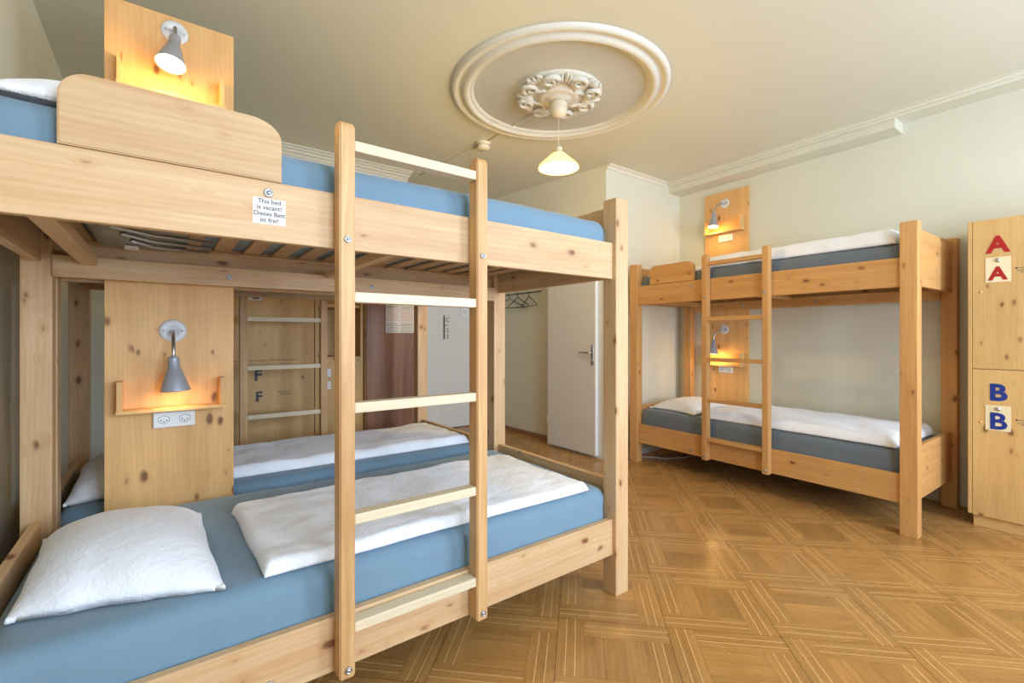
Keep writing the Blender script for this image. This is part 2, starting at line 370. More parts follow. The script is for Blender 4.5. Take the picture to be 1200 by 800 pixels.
# ------------------------------------------------------------------ parquet floor: 43 cm pinwheel tiles laid diagonally
def floor():
    bm = bmesh.new(); wl = bm.verts.layers.float_vector.new('wc'); tl = bm.faces.layers.float.new('tone')
    s = .4275; u0, v0 = 1.931, .345; q = .24; r2 = math.sqrt(.5); rr = random.Random(3)
    def board(fr, a0, b0, a1, b1, along, mi, tone):
        gp = .00035 if mi == 0 else 0; ge = .0009 if mi == 0 else 0
        o = (rr.uniform(0, 50), rr.uniform(0, 50)); vs = []
        for a, b_ in ((a0, b0), (a1, b0), (a1, b1), (a0, b1)):
            ga = ge if (a < 1e-6 or a > 1 - 1e-6) else gp; gb = ge if (b_ < 1e-6 or b_ > 1 - 1e-6) else gp
            a = a * s + (ga if a == a0 else -ga); b_ = b_ * s + (gb if b_ == b0 else -gb)
            u, v = fr[0] - b_, fr[1] + a
            x, y = (u + v) * r2, (u - v) * r2
            w = bm.verts.new((x, y, 0)); al, ac = (a, b_) if along == 'a' else (b_, a)
            w[wl] = (al + o[0], ac + o[1], 0); vs.append(w)
        f = bm.faces.new(vs); f.material_index = mi; f[tl] = tone
    for i in range(-9, 15):
        for j in range(-9, 15):
            fu, fv = u0 + i * s, v0 + j * s; cx, cy = (fu - s / 2 + fv + s / 2) * r2, (fu - s / 2 - fv - s / 2) * r2
            if not (-1.1 < cx < 4.9 and -2.2 < cy < 5.7): continue
            fr = (fu, fv)
            for k, (a0, b0, a1, b1, al) in enumerate(((0, 0, q, 1 - q, 'b'), (q, 0, 1, q, 'a'), (1 - q, q, 1, 1, 'b'), (0, 1 - q, 1 - q, 1, 'a'))):
                base = rr.uniform(-.05, .05); wline = .0095
                for n in range(3):
                    t0, t1 = n / 3 * q, (n + 1) / 3 * q
                    if n < 2: t1 -= wline / 2
                    if n > 0: t0 += wline / 2
                    tone = base + rr.uniform(-.06, .06)
                    if al == 'b': board(fr, a0 + t0, b0, a0 + t1, b1, al, 0, tone)
                    else: board(fr, a0, b0 + t0, a1, b0 + t1, al, 0, tone)
                    if n < 2:
                        if al == 'b': board(fr, a0 + t1, b0, a0 + t1 + wline, b1, al, 1, 0)
                        else: board(fr, a0, b0 + t1, a1, b0 + t1 + wline, al, 1, 0)
            cc = (i + j) % 2; w = 1 - 2 * q
            for n in range(3):
                tone = rr.uniform(-.20, .16)
                if cc: board(fr, q + n * w / 3, q, q + (n + 1) * w / 3, 1 - q, 'b', 0, tone)
                else: board(fr, q, q + n * w / 3, 1 - q, q + (n + 1) * w / 3, 'a', 0, tone)
    # thin dark bed below the boards (seen in the joints)
    vs = [bm.verts.new((x, y, -.004)) for x, y in ((-1.2, -2.4), (5, -2.4), (5, 5.9), (-1.2, 5.9))]; bm.faces.new(vs).material_index = 2
    bmesh.ops.recalc_face_normals(bm, faces=bm.faces)
    for f in bm.faces:
        if f.normal.z < 0: f.normal_flip()
    m, nt, b = newmat('parquet'); L = nt.links.new
    a = N(nt, 'ShaderNodeAttribute'); a.attribute_name = 'wc'; tn = N(nt, 'ShaderNodeAttribute'); tn.attribute_name = 'tone'
    def sc(x, y):
        v = N(nt, 'ShaderNodeVectorMath', operation='MULTIPLY'); L(a.outputs['Vector'], v.inputs[0]); v.inputs[1].default_value = (x, y, 1); return v.outputs[0]
    n1 = N(nt, 'ShaderNodeTexNoise', Scale=1.0, Detail=3.0); L(sc(4, 70), n1.inputs['Vector'])
    n2 = N(nt, 'ShaderNodeTexNoise', Scale=1.0, Detail=2.0); L(sc(14, 320), n2.inputs['Vector'])
    c = mix(nt, ramp(nt, n1.outputs[0], [(.3, g(0)), (.75, g(1))]), srgb(188, 140, 80), srgb(166, 116, 60))
    c = mix(nt, ramp(nt, n2.outputs[0], [(.5, g(0)), (.8, g(.3))]), c, srgb(120, 78, 38))
    ta = N(nt, 'ShaderNodeMath', operation='ADD'); L(tn.outputs['Fac'], ta.inputs[0]); ta.inputs[1].default_value = .95
    cb = N(nt, 'ShaderNodeCombineColor')
    for k in range(3): L(ta.outputs[0], cb.inputs[k])
    c = mix(nt, 1.0, c, cb.outputs[0], 'MULTIPLY')
    L(c, b.inputs['Base Color'])
    geo = N(nt, 'ShaderNodeNewGeometry')
    wn = N(nt, 'ShaderNodeTexNoise', Scale=5.0, Detail=4.0); L(geo.outputs['Position'], wn.inputs['Vector'])
    rr_ = N(nt, 'ShaderNodeMapRange'); L(wn.outputs[0], rr_.inputs[0]); rr_.inputs[1].default_value = .3; rr_.inputs[2].default_value = .7; rr_.inputs[3].default_value = .19; rr_.inputs[4].default_value = .32
    L(rr_.outputs[0], b.inputs['Roughness'])
    bp = N(nt, 'ShaderNodeBump', Strength=.1, Distance=.001); L(n2.outputs[0], bp.inputs['Height']); L(bp.outputs[0], b.inputs['Normal'])
    inlay = plain('maple_inlay', srgb(218, 174, 112), .32)
    struct('floor', bm, [m, inlay, M['groove']])
floor()

# ------------------------------------------------------------------ bunk beds
def bunk(label, loc, rz, W_, mats, mir=False, L_=2.10, pt=1.78, up=(1.417, 1.579), lo=(.181, .341), lad=(.802, 1.262), dz=0., lad_len=(.18, 1.777), guard=True, rear_ladder_face=False):
    bedm, endm, ladm, rungm = mats
    root = empty('bunk_bed', loc, rz, label, 'bunk bed')
    Y = (lambda y: W_ - y) if mir else (lambda y: y)
    def bb(bm, x0, x1, y0, y1, z0, z1, gr='x', bev=.003): box(bm, (x0, Y(y0), z0), (x1, Y(y1), z1), gr, bev)
    pw, pd = .083, .076
    for x0 in (0, L_ - pw):
        for y0 in (0, W_ - pd):
            b = NB(); bb(b, x0, x0 + pw, y0, y0 + pd, 0, pt, 'z', .004); mesh_obj('post', b, bedm, root)
    for (z0, z1) in (up, lo):
        for y0 in (.019, W_ - .019 - .028):
            b = NB(); bb(b, pw, L_ - pw, y0, y0 + .028, z0, z1, 'x'); mesh_obj('side_rail', b, bedm, root)
    for (z0, z1) in ((up[0] + .008, up[1] + .175), (lo[0] + .012, lo[1] + .160)):
        for x0 in (.026, L_ - .026 - .028):
            b = NB(); bb(b, x0, x0 + .028, pd, W_ - pd, z0, z1, 'y'); mesh_obj('end_board', b, endm, root)
    # beam under the back rail of the upper bunk, plus ledges that carry the slats
    b = NB(); bb(b, pw, L_ - pw, W_ - .047 - .045, W_ - .048, up[0] - .042, up[0] + .038, 'x', .004); mesh_obj('support_beam', b, bedm, root)
    b = NB(); bb(b, pw, L_ - pw, .048, .075, up[0] + .088, up[0] + .103, 'x', .002); mesh_obj('slat_ledge', b, bedm, root)
    b = NB(); bb(b, pw, L_ - pw, W_ - .058, W_ - .048, up[0] + .092, up[0] + .103, 'x', .002); mesh_obj('slat_ledge', b, bedm, root)
    for y0 in (.048, W_ - .075):
        b = NB(); bb(b, pw, L_ - pw, y0, y0 + .027, lo[0] + .005, lo[0] + .035, 'x', .002); mesh_obj('slat_ledge', b, bedm, root)
    b = NB(); bb(b, .16, .205, .05, W_ - .095, up[0] + .006, up[0] + .045, 'y', .003); mesh_obj('cross_brace', b, bedm, root)
    b = NB(); bb(b, 1.02, 1.06, .05, W_ - .095, up[0] + .022, up[0] + .049, 'y', .003); mesh_obj('cross_brace', b, bedm, root)
    for zz, n in ((up[0] + .1035, 17), (lo[0] + .036, 15)):
        sb = bpy.data.objects.new('slat_base', None); C.objects.link(sb); sb.parent = root
        for i in range(n):
            x = .13 + i * (L_ - .33) / (n - 1)
            b = NB(); bb(b, x, x + .062, .052, W_ - .052, zz, zz + .010, 'y', .002); mesh_obj('slat', b, M['slat'], sb)
    if guard:
        r = .055; x0, x1, z0, z1 = .217, .662, up[1] + .001, up[1] + .165; pts = [(x0, z0), (x1, z0)]
        for k in range(9): a = k / 8 * PI / 2; pts.append((x1 - r * 1.4 + r * 1.4 * math.cos(a), z1 - r + r * math.sin(a)))
        for k in range(9): a = PI / 2 + k / 8 * PI / 2; pts.append((x0 + r + r * math.cos(a), z1 - r + r * math.sin(a)))
        b = NB(); prism(b, pts, Y(.014), Y(.042), 'x'); mesh_obj('guard_board', b, bedm, root)
    # ladder, hooked on the front rails
    ld = bpy.data.objects.new('ladder', None); C.objects.link(ld); ld.parent = root
    sw, sd = .044, .055
    for x0 in lad:
        b = NB(); zb, zt = lad_len; 
        t = NB(); rr = .022
        pr = [(0, zb + .004), (.004, zb), (sd - .004, zb), (sd, zb + .004)]
        for k in range(7): a = k / 6 * PI / 2; pr.append((sd - rr + rr * math.cos(a), zt - rr + rr * math.sin(a)))
        for k in range(7): a = PI / 2 + k / 6 * PI / 2; pr.append((rr + rr * math.cos(a), zt - rr + rr * math.sin(a)))
        vs = [t.verts.new((x0, Y(.0185 - sd + p), z)) for p, z in pr]; f = t.faces.new(vs)
        r_ = bmesh.ops.extrude_face_region(t, geom=[f])
        for v in r_['geom']:
            if isinstance(v, bmesh.types.BMVert): v.co.x = x0 + sw
        bmesh.ops.recalc_face_normals(t, faces=t.faces)
        bmesh.ops.bevel(t, geom=[e for e in t.edges if abs(e.verts[0].co.x - e.verts[1].co.x) < 1e-6], offset=.004, segments=2, affect='EDGES')
        wc(t, 'z'); merge(b, t); mesh_obj('stile', b, ladm, ld)
    for i, z in enumerate((.302, .614, .937, 1.259, 1.697)):
        b = NB(); bb(b, lad[0] + sw + .0005, lad[1] - .0005, -.031, .010 if z > .5 and i != 3 else .014, z + dz, z + dz + .030, 'x', .003); mesh_obj('rung', b, rungm, ld)
    def bolt(x, y, z, r=.012):
        b = NB(); s = -1 if not mir else 1
        lathe(b, [(.001, .007), (r * .45, .007), (r * .5, .003), (r * .62, .003), (r * .7, .006), (r * .95, .005), (r, .002), (r, 0), (.001, 0)], 20, Matrix.Translation((x, Y(y), z)) @ Matrix.Rotation(PI / 2 * (-s), 4, 'X'))
        mesh_obj('bolt', b, M['steel'], root, True)
    yb = .0185 - sd
    for x0 in lad:
        bolt(x0 + .022, yb, up[0] + .02, .010); bolt(x0 + .024, yb, lo[0] + .025, .010)
    bolt(.63, .019, up[0] + .130); bolt(.63, .019, lo[0] + .035)
    bolt(.63, W_ - .0922, up[0] - .006, .010); bolt(1.25, W_ - .0922, up[0] - .006, .010)
    return root
b1 = bunk('large pale pine bunk bed in the foreground with a five-rung ladder', (-.40, 1.385, 0), 0, 1.03, (M['bed'], M['bed'], M['ladder'], M['rung']))
b1b = bunk('pale pine bunk bed directly behind the foreground bunk, its ladder towards the lockers', (-.40, 2.445, 0), 0, 1.03, (M['bed'], M['bed'], M['ladder'], M['rung']), mir=True, lad=(.80, 1.30), guard=False)
b2 = bunk('honey coloured pine bunk bed against the right wall', (3.447 + .03 * 2.1, .742 + 2.1, 0), -PI / 2 - .03, .91, (M['bed_old'], M['bed_old'], M['ladder_old'], M['ladder_old']),
          pt=1.826, up=(1.451, 1.623), lo=(.18, .352), lad=(.765, 1.24), dz=.025, lad_len=(.175, 1.81))
# sticker on the foreground bunk (part of the bed: it is stuck on)
b = NB(); box(b, (.592, .0178, 1.462), (.672, .0190, 1.532), bev=0)
for k, s in enumerate(('This bed', 'is vacant!', 'Dieses Bett', 'ist frei!')):
    text_bm(b, s, .0165, FACE_Y(.632, .0176, 1.523 - k * .0167), off=.0002, mi=1, depth=.0001)
tag(mesh_obj('sticker', b, [M['paper'], M['ink']], b1), 'small paper sticker with four lines of writing')

# ------------------------------------------------------------------ head panels with shelves (one tall board, a shelf for each bunk)
def head_panel(label, loc, rz, z0, z1, shelves, w=.438):
    root = empty('head_panel', loc, rz, label, 'wall panel')
    b = NB(); n = 5
    t = NB()
    box(b, (0, -.022, z0), (w, 0, z1), 'z', .002); mesh_obj('board', b, M['panel'], root)
    for zs in shelves:
        b = NB(); box(b, (.038, -.100, zs), (w - .036, -.0225, zs + .014), 'x', .002); sh = mesh_obj('shelf', b, M['panel'], root)
        for x in (.040, w - .058):
            b = NB(); box(b, (x, -.094, zs + .0142), (x + .018, -.0225, zs + .128), 'z', .002); mesh_obj('shelf_end', b, M['panel'], sh)
    return root
# both beds stand 3 cm apart and clasp the panel between them
head_panel('tall pine head panel with shelves standing between the two foreground bunks', (-.182, 2.4425, 0), 0, .36, 2.50, (.856, 2.135))
p2 = head_panel('tall honey pine head panel with shelves on the right wall behind the bunk', (WX(2.40) + .004, 2.62, 0), -PI / 2 - .03, .36, 2.575, (.875, 2.165), w=.45)

# ------------------------------------------------------------------ reading lamps
def spot_light(name, parent, loc, rot, power, size=2.2):
    l = bpy.data.lights.new(name, 'POINT'); l.energy = power; l.color = (1, .56, .13); l.shadow_soft_size = .03
    o = bpy.data.objects.new(name, l); C.objects.link(o); o.parent = parent; o.location = loc; o.rotation_euler = rot
def reading_lamp(label, loc, rz, out=.10, side=0., drop=.10, tilt=.12, side_tilt=0., power=1.0):
    root = empty('reading_lamp', loc, rz, label, 'reading lamp', 'reading lamps at the bunks')
    b = NB(); RX = Matrix.Rotation(PI / 2, 4, 'X')
    lathe(b, [(.001, .006), (.018, .006), (.02, .010), (.040, .009), (.047, .005), (.048, 0), (.001, 0)], 32, RX)
    mesh_obj('back_plate', b, M['plate'], root, True)
    for x in (-.032, .032):
        b = NB(); ball(b, (x, -.009, 0), (.005, .003, .005), sub=1); mesh_obj('screw', b, M['steel'], root, True)
    pts = []
    for k in range(13):
        a = k / 12 * PI / 2 * 1.05; pts.append((side * (math.sin(a)), -.008 - out * math.sin(a), -drop * (1 - math.cos(a)) ))
    b = NB(); tube(b, [(0, -.004, 0)] + pts, .0065, 10); mesh_obj('gooseneck', b, M['steel'], root, True)
    e = Vector(pts[-1]); M4 = Matrix.Translation(e) @ Matrix.Rotation(-tilt, 4, 'X') @ Matrix.Rotation(side_tilt, 4, 'Y')
    b = NB(); lathe(b, [(.007, .006), (.017, .004), (.020, -.004), (.021, -.045), (.026, -.050), (.050, -.128), (.0515, -.133), (.0485, -.131), (.024, -.055), (.001, -.05)], 36, M4)
    mesh_obj('lamp_shade', b, M['alu'], root, True)
    b = NB(); lathe(b, [(.001, -.128), (.030, -.1275), (.0445, -.121), (.0445, -.118), (.001, -.118)], 28, M4); mesh_obj('bulb', b, M['glow'], root, True)
    lp = M4 @ Vector((0, 0, -.165))
    spot_light('reading_lamp_light', root, lp, (-tilt, side_tilt, 0), P_SPOT * power)
    return root
reading_lamp('reading lamp on the foreground panel above the lower bed, bulb pointing down', (.036, 2.4205, 1.183), 0, tilt=-.02, side_tilt=-.05, power=.09)
reading_lamp('brightly lit reading lamp on the foreground panel above the upper bunk', (.042, 2.4205, 2.435), 0, drop=.07, out=.10, tilt=.25, side_tilt=.12, power=1.2)
reading_lamp('reading lamp on the right wall panel above the upper bunk', (WX(2.40) - .019, 2.408, 2.462), -PI / 2 - .03, side=-.05, drop=.10, power=.7)
reading_lamp('reading lamp on the right wall panel above the lower bed with the pillow', (WX(2.40) - .019, 2.412, 1.228), -PI / 2 - .03, side=-.05, drop=.10, power=.7)

def socket(label, loc, rz, w=.142, h=.064):
    root = empty('wall_socket', loc, rz, label, 'socket', 'double sockets on the head panels')
    b = NB(); box(b, (-w / 2, -.018, -h / 2), (w / 2, 0, h / 2), bev=.004); mesh_obj('socket_body', b, M['socket'], root)
    b = NB()
    for cx in (-w / 4, w / 4):
        ring = []
        for k in range(7): a = PI / 6 + k * PI / 3; ring.append((cx + .021 * math.cos(a), -.0183, .0012 + .017 * math.sin(a)))
        tube(b, ring, .0008, 5)
        for dx, dz in ((-.009, -.002), (.009, -.002), (0, -.008)): ball(b, (cx + dx, -.018, dz), (.0028, .0012, .0028), sub=1)
    mesh_obj('socket_hole', b, M['dark'], root, True)
    return root
socket('white double socket under the lower shelf of the foreground panel', (.041, 2.4205, .815), 0)
socket('white double socket under the upper shelf of the right wall panel', (WX(2.40) - .019, 2.395, 2.118), -PI / 2 - .03)
socket('white double socket under the lower shelf of the right wall panel', (WX(2.40) - .019, 2.395, .838), -PI / 2 - .03)

# ------------------------------------------------------------------ bedding
def mattress(label, x0, x1, y0, y1, z0, z1, mat, rz=0, origin=None, seed=0):
    bm = bmesh.new(); r = .055; n1, n2 = 60, 30
    def axis(a, b_, n):
        A = [a + r * (1 - math.cos(k / 6 * PI / 2)) for k in range(6)]
        return A + [a + r + (b_ - a - 2 * r) * k / n for k in range(n + 1)] + [b_ - q + a for q in A[::-1]]
    xs, ys = axis(x0, x1, n1), axis(y0, y1, n2)
    def hgt(x, y):
        d = min(x - x0, x1 - x, y - y0, y1 - y)
        dx = min(min(x - x0, x1 - x), r); dy = min(min(y - y0, y1 - y), r)
        ex, ey = 1 - dx / r, 1 - dy / r; e = min(1, math.hypot(ex, ey))
        return z1 - r + r * math.sqrt(max(0, 1 - e * e))
    def co(x, y):
        # round the four vertical corners
        cx = min(max(x, x0 + r), x1 - r); cy = min(max(y, y0 + r), y1 - r); d = Vector((x - cx, y - cy)); 
        m_ = max(abs(d.x), abs(d.y)); k = m_ / d.length if d.length > 1e-6 else 1
        x, y = cx + d.x * k, cy + d.y * k; l = Vector((x - cx, y - cy)).length / r
        z = z1 - r + r * math.sqrt(max(0, 1 - min(l, 1) ** 2))
        nz = noise.noise(Vector((x * 2.2 + seed, y * 2.2, z * 3))) * .006 + noise.noise(Vector((x * 9 + seed, y * 6, z * 6))) * .0025
        return Vector((x, y, z + nz))
    G = [[bm.verts.new(co(x, y)) for y in ys] for x in xs]
    for i in range(len(xs) - 1):
        for j in range(len(ys) - 1): bm.faces.new((G[i][j], G[i + 1][j], G[i + 1][j + 1], G[i][j + 1]))
    rim = [G[i][0] for i in range(len(xs))] + [G[-1][j] for j in range(1, len(ys))] + [G[i][-1] for i in range(len(xs) - 2, -1, -1)] + [G[0][j] for j in range(len(ys) - 2, 0, -1)]
    prev = rim
    for s in range(1, 6):
        z = (z1 - r) + (z0 - z1 + r) * s / 5; row = []
        for v in rim:
            c = Vector(((x0 + x1) / 2, (y0 + y1) / 2, 0)); out = noise.noise(Vector((v.co.x * 7 + seed, v.co.y * 7, z * 9))) * .004
            d = Vector((0, -1 if abs(v.co.y - y0) < .03 else (1 if abs(v.co.y - y1) < .03 else 0), 0)); d.x = -1 if abs(v.co.x - x0) < .03 else (1 if abs(v.co.x - x1) < .03 else 0)
            row.append(bm.verts.new((v.co.x + d.x * out, v.co.y + d.y * out, z)))
        for k in range(len(rim)): bm.faces.new((prev[k], row[k], row[(k + 1) % len(rim)], prev[(k + 1) % len(rim)]))
        prev = row
    bm.faces.new(prev); bmesh.ops.recalc_face_normals(bm, faces=bm.faces)
    o = mesh_obj('mattress', bm, mat, None, True, origin, (0, 0, rz) if rz else None)
    return tag(o, label, 'mattress', 'mattresses in fitted sheets')

def pad(name, label, cat, corners, zb, h, mat, r=.05, pinch=0., amp=.006, freq=5., seed=0., rz=0, origin=None, pillow=False, n=(56, 40), layer=False, group=None, edgewob=.008, slope=0.):
    """soft closed pad over four corners (x,y): front-left, front-right, back-right, back-left"""
    bm = bmesh.new(); A, B, Cc, D = [Vector(c) for c in corners]
    nx, ny = n; su = (B - A).length; sv = (D - A).length
    def par(k, m_): 
        t = k / m_; return .5 - .5 * math.cos(PI * t) if not pillow else (.5 - .5 * math.cos(PI * t)) * .6 + t * .4
    top = []; bot = []
    for i in range(nx + 1):
        u = par(i, nx); rt = []; rb = []
        for j in range(ny + 1):
            v = par(j, ny)
            p = A * (1 - u) * (1 - v) + B * u * (1 - v) + Cc * u * v + D * (1 - u) * v
            if pinch:
                c = (A + B + Cc + D) / 4; du, dv = 2 * u - 1, 2 * v - 1
                ku = 1 - pinch * (1 - dv * dv) * abs(du) ** 2; kv = 1 - pinch * (1 - du * du) * abs(dv) ** 2
                u2, v2 = .5 + du * ku / 2, .5 + dv * kv / 2
                p = A * (1 - u2) * (1 - v2) + B * u2 * (1 - v2) + Cc * u2 * v2 + D * (1 - u2) * v2
            wob = Vector((noise.noise(Vector((v * 4, seed, 1))), noise.noise(Vector((u * 6, seed, 5))))) * edgewob
            p = p + wob
            du = min(u, 1 - u) * su; dv = min(v, 1 - v) * sv
            if pillow:
                f = (max(0, 1 - abs(2 * u - 1) ** 2.4) * max(0, 1 - abs(2 * v - 1) ** 2.4)) ** .55
            else:
                fu = math.sqrt(max(0, 1 - (1 - min(du / r, 1)) ** 2)); fv = math.sqrt(max(0, 1 - (1 - min(dv / r, 1)) ** 2)); f = fu * fv
            q = Vector((p.x * freq + seed, p.y * freq, seed))
            w = (noise.noise(q) * 1.0 + noise.noise(q * 2.3) * .6 + abs(noise.noise(Vector((p.x * freq * 1.2, p.y * freq * 3.2, seed + 9)))) * .7) * amp
            th = h * f; zz = zb + slope * v
            rt.append(bm.verts.new((p.x, p.y, zz + .004 + th + w * min(1, f * 1.4))))
            edge = i in (0, nx) or j in (0, ny)
            rb.append(rt[-1] if edge else bm.verts.new((p.x, p.y, zz + (.004 if not pillow else .004 + .012 * (1 - f)))))
        top.append(rt); bot.append(rb)
    for i in range(nx):
        for j in range(ny):
            bm.faces.new((top[i][j], top[i + 1][j], top[i + 1][j + 1], top[i][j + 1]))
            bm.faces.new((bot[i][j], bot[i][j + 1], bot[i + 1][j + 1], bot[i + 1][j]))
    bmesh.ops.recalc_face_normals(bm, faces=bm.faces)
    o = mesh_obj(name, bm, mat, None, True, origin, (0, 0, rz) if rz else None)
    return tag(o, label, cat, group)
SZ = .475
mattress('mid blue sheeted mattress on the lower bed of the foreground bunk', -.335, 1.63, 1.438, 2.368, .228, SZ, M['sheet'], seed=1)
mattress('mid blue sheeted mattress on the top bunk of the foreground bed', -.335, 1.63, 1.438, 2.362, 1.533, 1.685, M['sheet'], seed=5)
mattress('mid blue sheeted mattress on the lower bed behind the foreground bunk', -.335, 1.63, 2.50, 3.42, .228, SZ, M['sheet'], seed=9)
mattress('blue sheeted mattress on the top bunk behind the foreground bunk', -.335, 1.63, 2.51, 3.42, 1.533, 1.675, M['sheet'], seed=12)
o2 = b2.location; r2_ = -PI / 2 - .03
mattress('slate blue mattress on the lower bed by the right wall', .065, 2.03, .053, .855, .228, SZ + .01, M['sheet_grey'], r2_, o2, seed=20)
mattress('slate blue mattress on the top bunk by the right wall', .065, 2.03, .053, .855, 1.567, 1.715, M['sheet_grey'], r2_, o2, seed=25)
GP = 'white pillows on the bunks'; GD = 'folded white duvets on the bunks'
pad('pillow', 'big white pillow at the left end of the foreground lower bed', 'pillow', [(-.300, 1.600), (.140, 1.462), (.120, 2.14), (-.320, 2.17)], SZ, .125, M['terry'], pinch=.05, amp=.004, pillow=True, seed=3.1, group=GP)
pad('duvet', 'folded white duvet on the foreground lower bed beside the big pillow', 'duvet', [(.232, 1.468), (1.515, 1.452), (1.50, 2.12), (.215, 2.08)], SZ, .036, M['terry'], r=.025, amp=.008, seed=7.7, group=GD, n=(80, 50))
pad('duvet', 'folded white duvet on the lower bed behind the foreground bunk', 'duvet', [(.20, 2.585), (1.575, 2.56), (1.56, 3.13), (.24, 3.12)], SZ, .052, M['terry'], r=.035, amp=.010, seed=17.7, group=GD, n=(80, 50))
pad('pillow', 'white pillow half hidden behind the foreground head panel', 'pillow', [(-.32, 2.56), (.05, 2.55), (.03, 3.20), (-.33, 3.22)], SZ, .13, M['terry'], pinch=.08, amp=.005, pillow=True, seed=13.1, group=GP)
pad('pillow', 'white pillow on the foreground top bunk behind the guard board', 'pillow', [(-.325, 1.445), (.10, 1.445), (.10, 2.10), (-.325, 2.10)], 1.685, .12, M['terry'], pinch=.06, amp=.004, pillow=True, seed=23.1, group=GP)
pad('duvet', 'folded white duvet on the foreground top bunk', 'duvet', [(.30, 1.72), (1.56, 1.68), (1.56, 2.28), (.30, 2.28)], 1.685, .045, M['terry'], amp=.005, seed=27.7, group=GD, n=(60, 30))
pad('pillow', 'white pillow on the lower bed by the right wall', 'pillow', [(.09, .16), (.60, .11), (.62, .78), (.12, .80)], SZ + .01, .10, M['terry'], pinch=.08, amp=.004, pillow=True, seed=33.1, rz=r2_, origin=o2, group=GP)
pad('duvet', 'long white duvet on the lower bed by the right wall', 'duvet', [(.68, .085), (1.98, .07), (1.99, .83), (.66, .80)], SZ + .01, .065, M['terry'], amp=.008, seed=37.7, rz=r2_, origin=o2, group=GD, n=(80, 50))
pad('pillow', 'white pillow on the top bunk by the right wall behind its guard board', 'pillow', [(.10, .12), (.56, .12), (.56, .76), (.10, .76)], 1.715, .085, M['terry'], pinch=.08, amp=.004, pillow=True, seed=43.1, rz=r2_, origin=o2, group=GP)
pad('duvet', 'puffy white duvet on the top bunk by the right wall', 'duvet', [(.66, .10), (1.98, .07), (1.99, .82), (.66, .82)], 1.715, .095, M['terry'], amp=.009, seed=47.7, rz=r2_, origin=o2, group=GD, n=(80, 50))

# ------------------------------------------------------------------ lockers
def note_lines(b, axis, p, q, z, w):
    """a small arrow pointing left with two short strokes below: worn print, too small to read"""
    def st(q0, q1, z0, z1):
        if axis == 'x': box(b, (p, -q1 if False else q - q1, z0), (p + .0012, q - q0, z1), bev=0)
        else: box(b, (q + q0, p, z0), (q + q1, p + .0012, z1), bev=0)
    st(0, w * .95, z + .009, z + .012); st(0, .006, z + .006, z + .015)
    st(w * .08, w * .75, z - .005, z - .002); st(w * .25, w, z - .016, z - .013)
def locker_ab():
    X0 = 3.98; Y1 = .612
    root = empty('locker_cabinet', (X0, Y1, 0), 0, 'pine locker cabinet with red A and blue B doors at the right edge', 'locker')
    b = NB(); box(b, (.022, -.80, .0), (.36, -.015, .066), 'y', .002); box(b, (.022, -.80, .067), (.36, -.012, 1.862), 'z', .002); mesh_obj('carcass', b, M['locker'], root)
    b = NB(); box(b, (-.004, -.012, .075), (.36, .006, 1.862), 'z', .002); mesh_obj('side_panel', b, M['locker'], root)
    for y1, y0, names in ((-.014, -.404, ('A', 'B')), (-.408, -.798, ('', ''))):
        for (za, zb), nm in zip((( .964, 1.862), (.070, .960)), names):
            b = NB(); box(b, (0, y0, za), (.021, y1, zb), 'z', .002); d = mesh_obj('door', b, M['locker'], root)
            if not nm: continue
            mt = M['red'] if nm == 'A' else M['blue']; zc = {'A': 1.715, 'B': .833}[nm]; dzc = {'A': 1.557, 'B': .672}[nm]
            yc = -.123; sz = {'A': .108, 'B': .135}[nm]; ex = {'A': -.018, 'B': -.014}[nm]
            b = NB(); text_bm(b, nm, .135, FACE_X(-.0012, yc, zc - .012), off=.005, depth=.001); tag(mesh_obj('letter', b, mt, d), ('red' if nm == 'A' else 'blue') + ' letter ' + nm)
            b = NB(); box(b, (-.0025, yc - .053, dzc - .074), (0, yc + .053, dzc + .075), bev=.001); tag(mesh_obj('name_card', b, M['card'], d), 'cream card with a second letter')
            b = NB(); text_bm(b, nm, sz, FACE_X(-.0035, yc, dzc + ex - .008), off=.004, depth=.0008); mesh_obj('letter', b, mt, d)
            b = NB(); lathe(b, [(.001, .008), (.010, .007), (.012, .003), (.012, 0), (.001, 0)], 20, Matrix.Translation((-.0026, yc, dzc + .056)) @ Matrix.Rotation(-PI / 2, 4, 'Y')); mesh_obj('lock', b, M['steel'], d, True)
            b = NB(); note_lines(b, 'x', -.0012, -.195, dzc - .010, .07); mesh_obj('note', b, M['ink'], d)
    b = NB()
    for z in (1.43, .64): lathe(b, [(.001, .004), (.007, .003), (.008, 0), (.001, 0)], 16, Matrix.Translation((-.0002, -.05, z)) @ Matrix.Rotation(-PI / 2, 4, 'Y'))
    mesh_obj('screw_cap', b, M['panel'], root, True)
locker_ab()
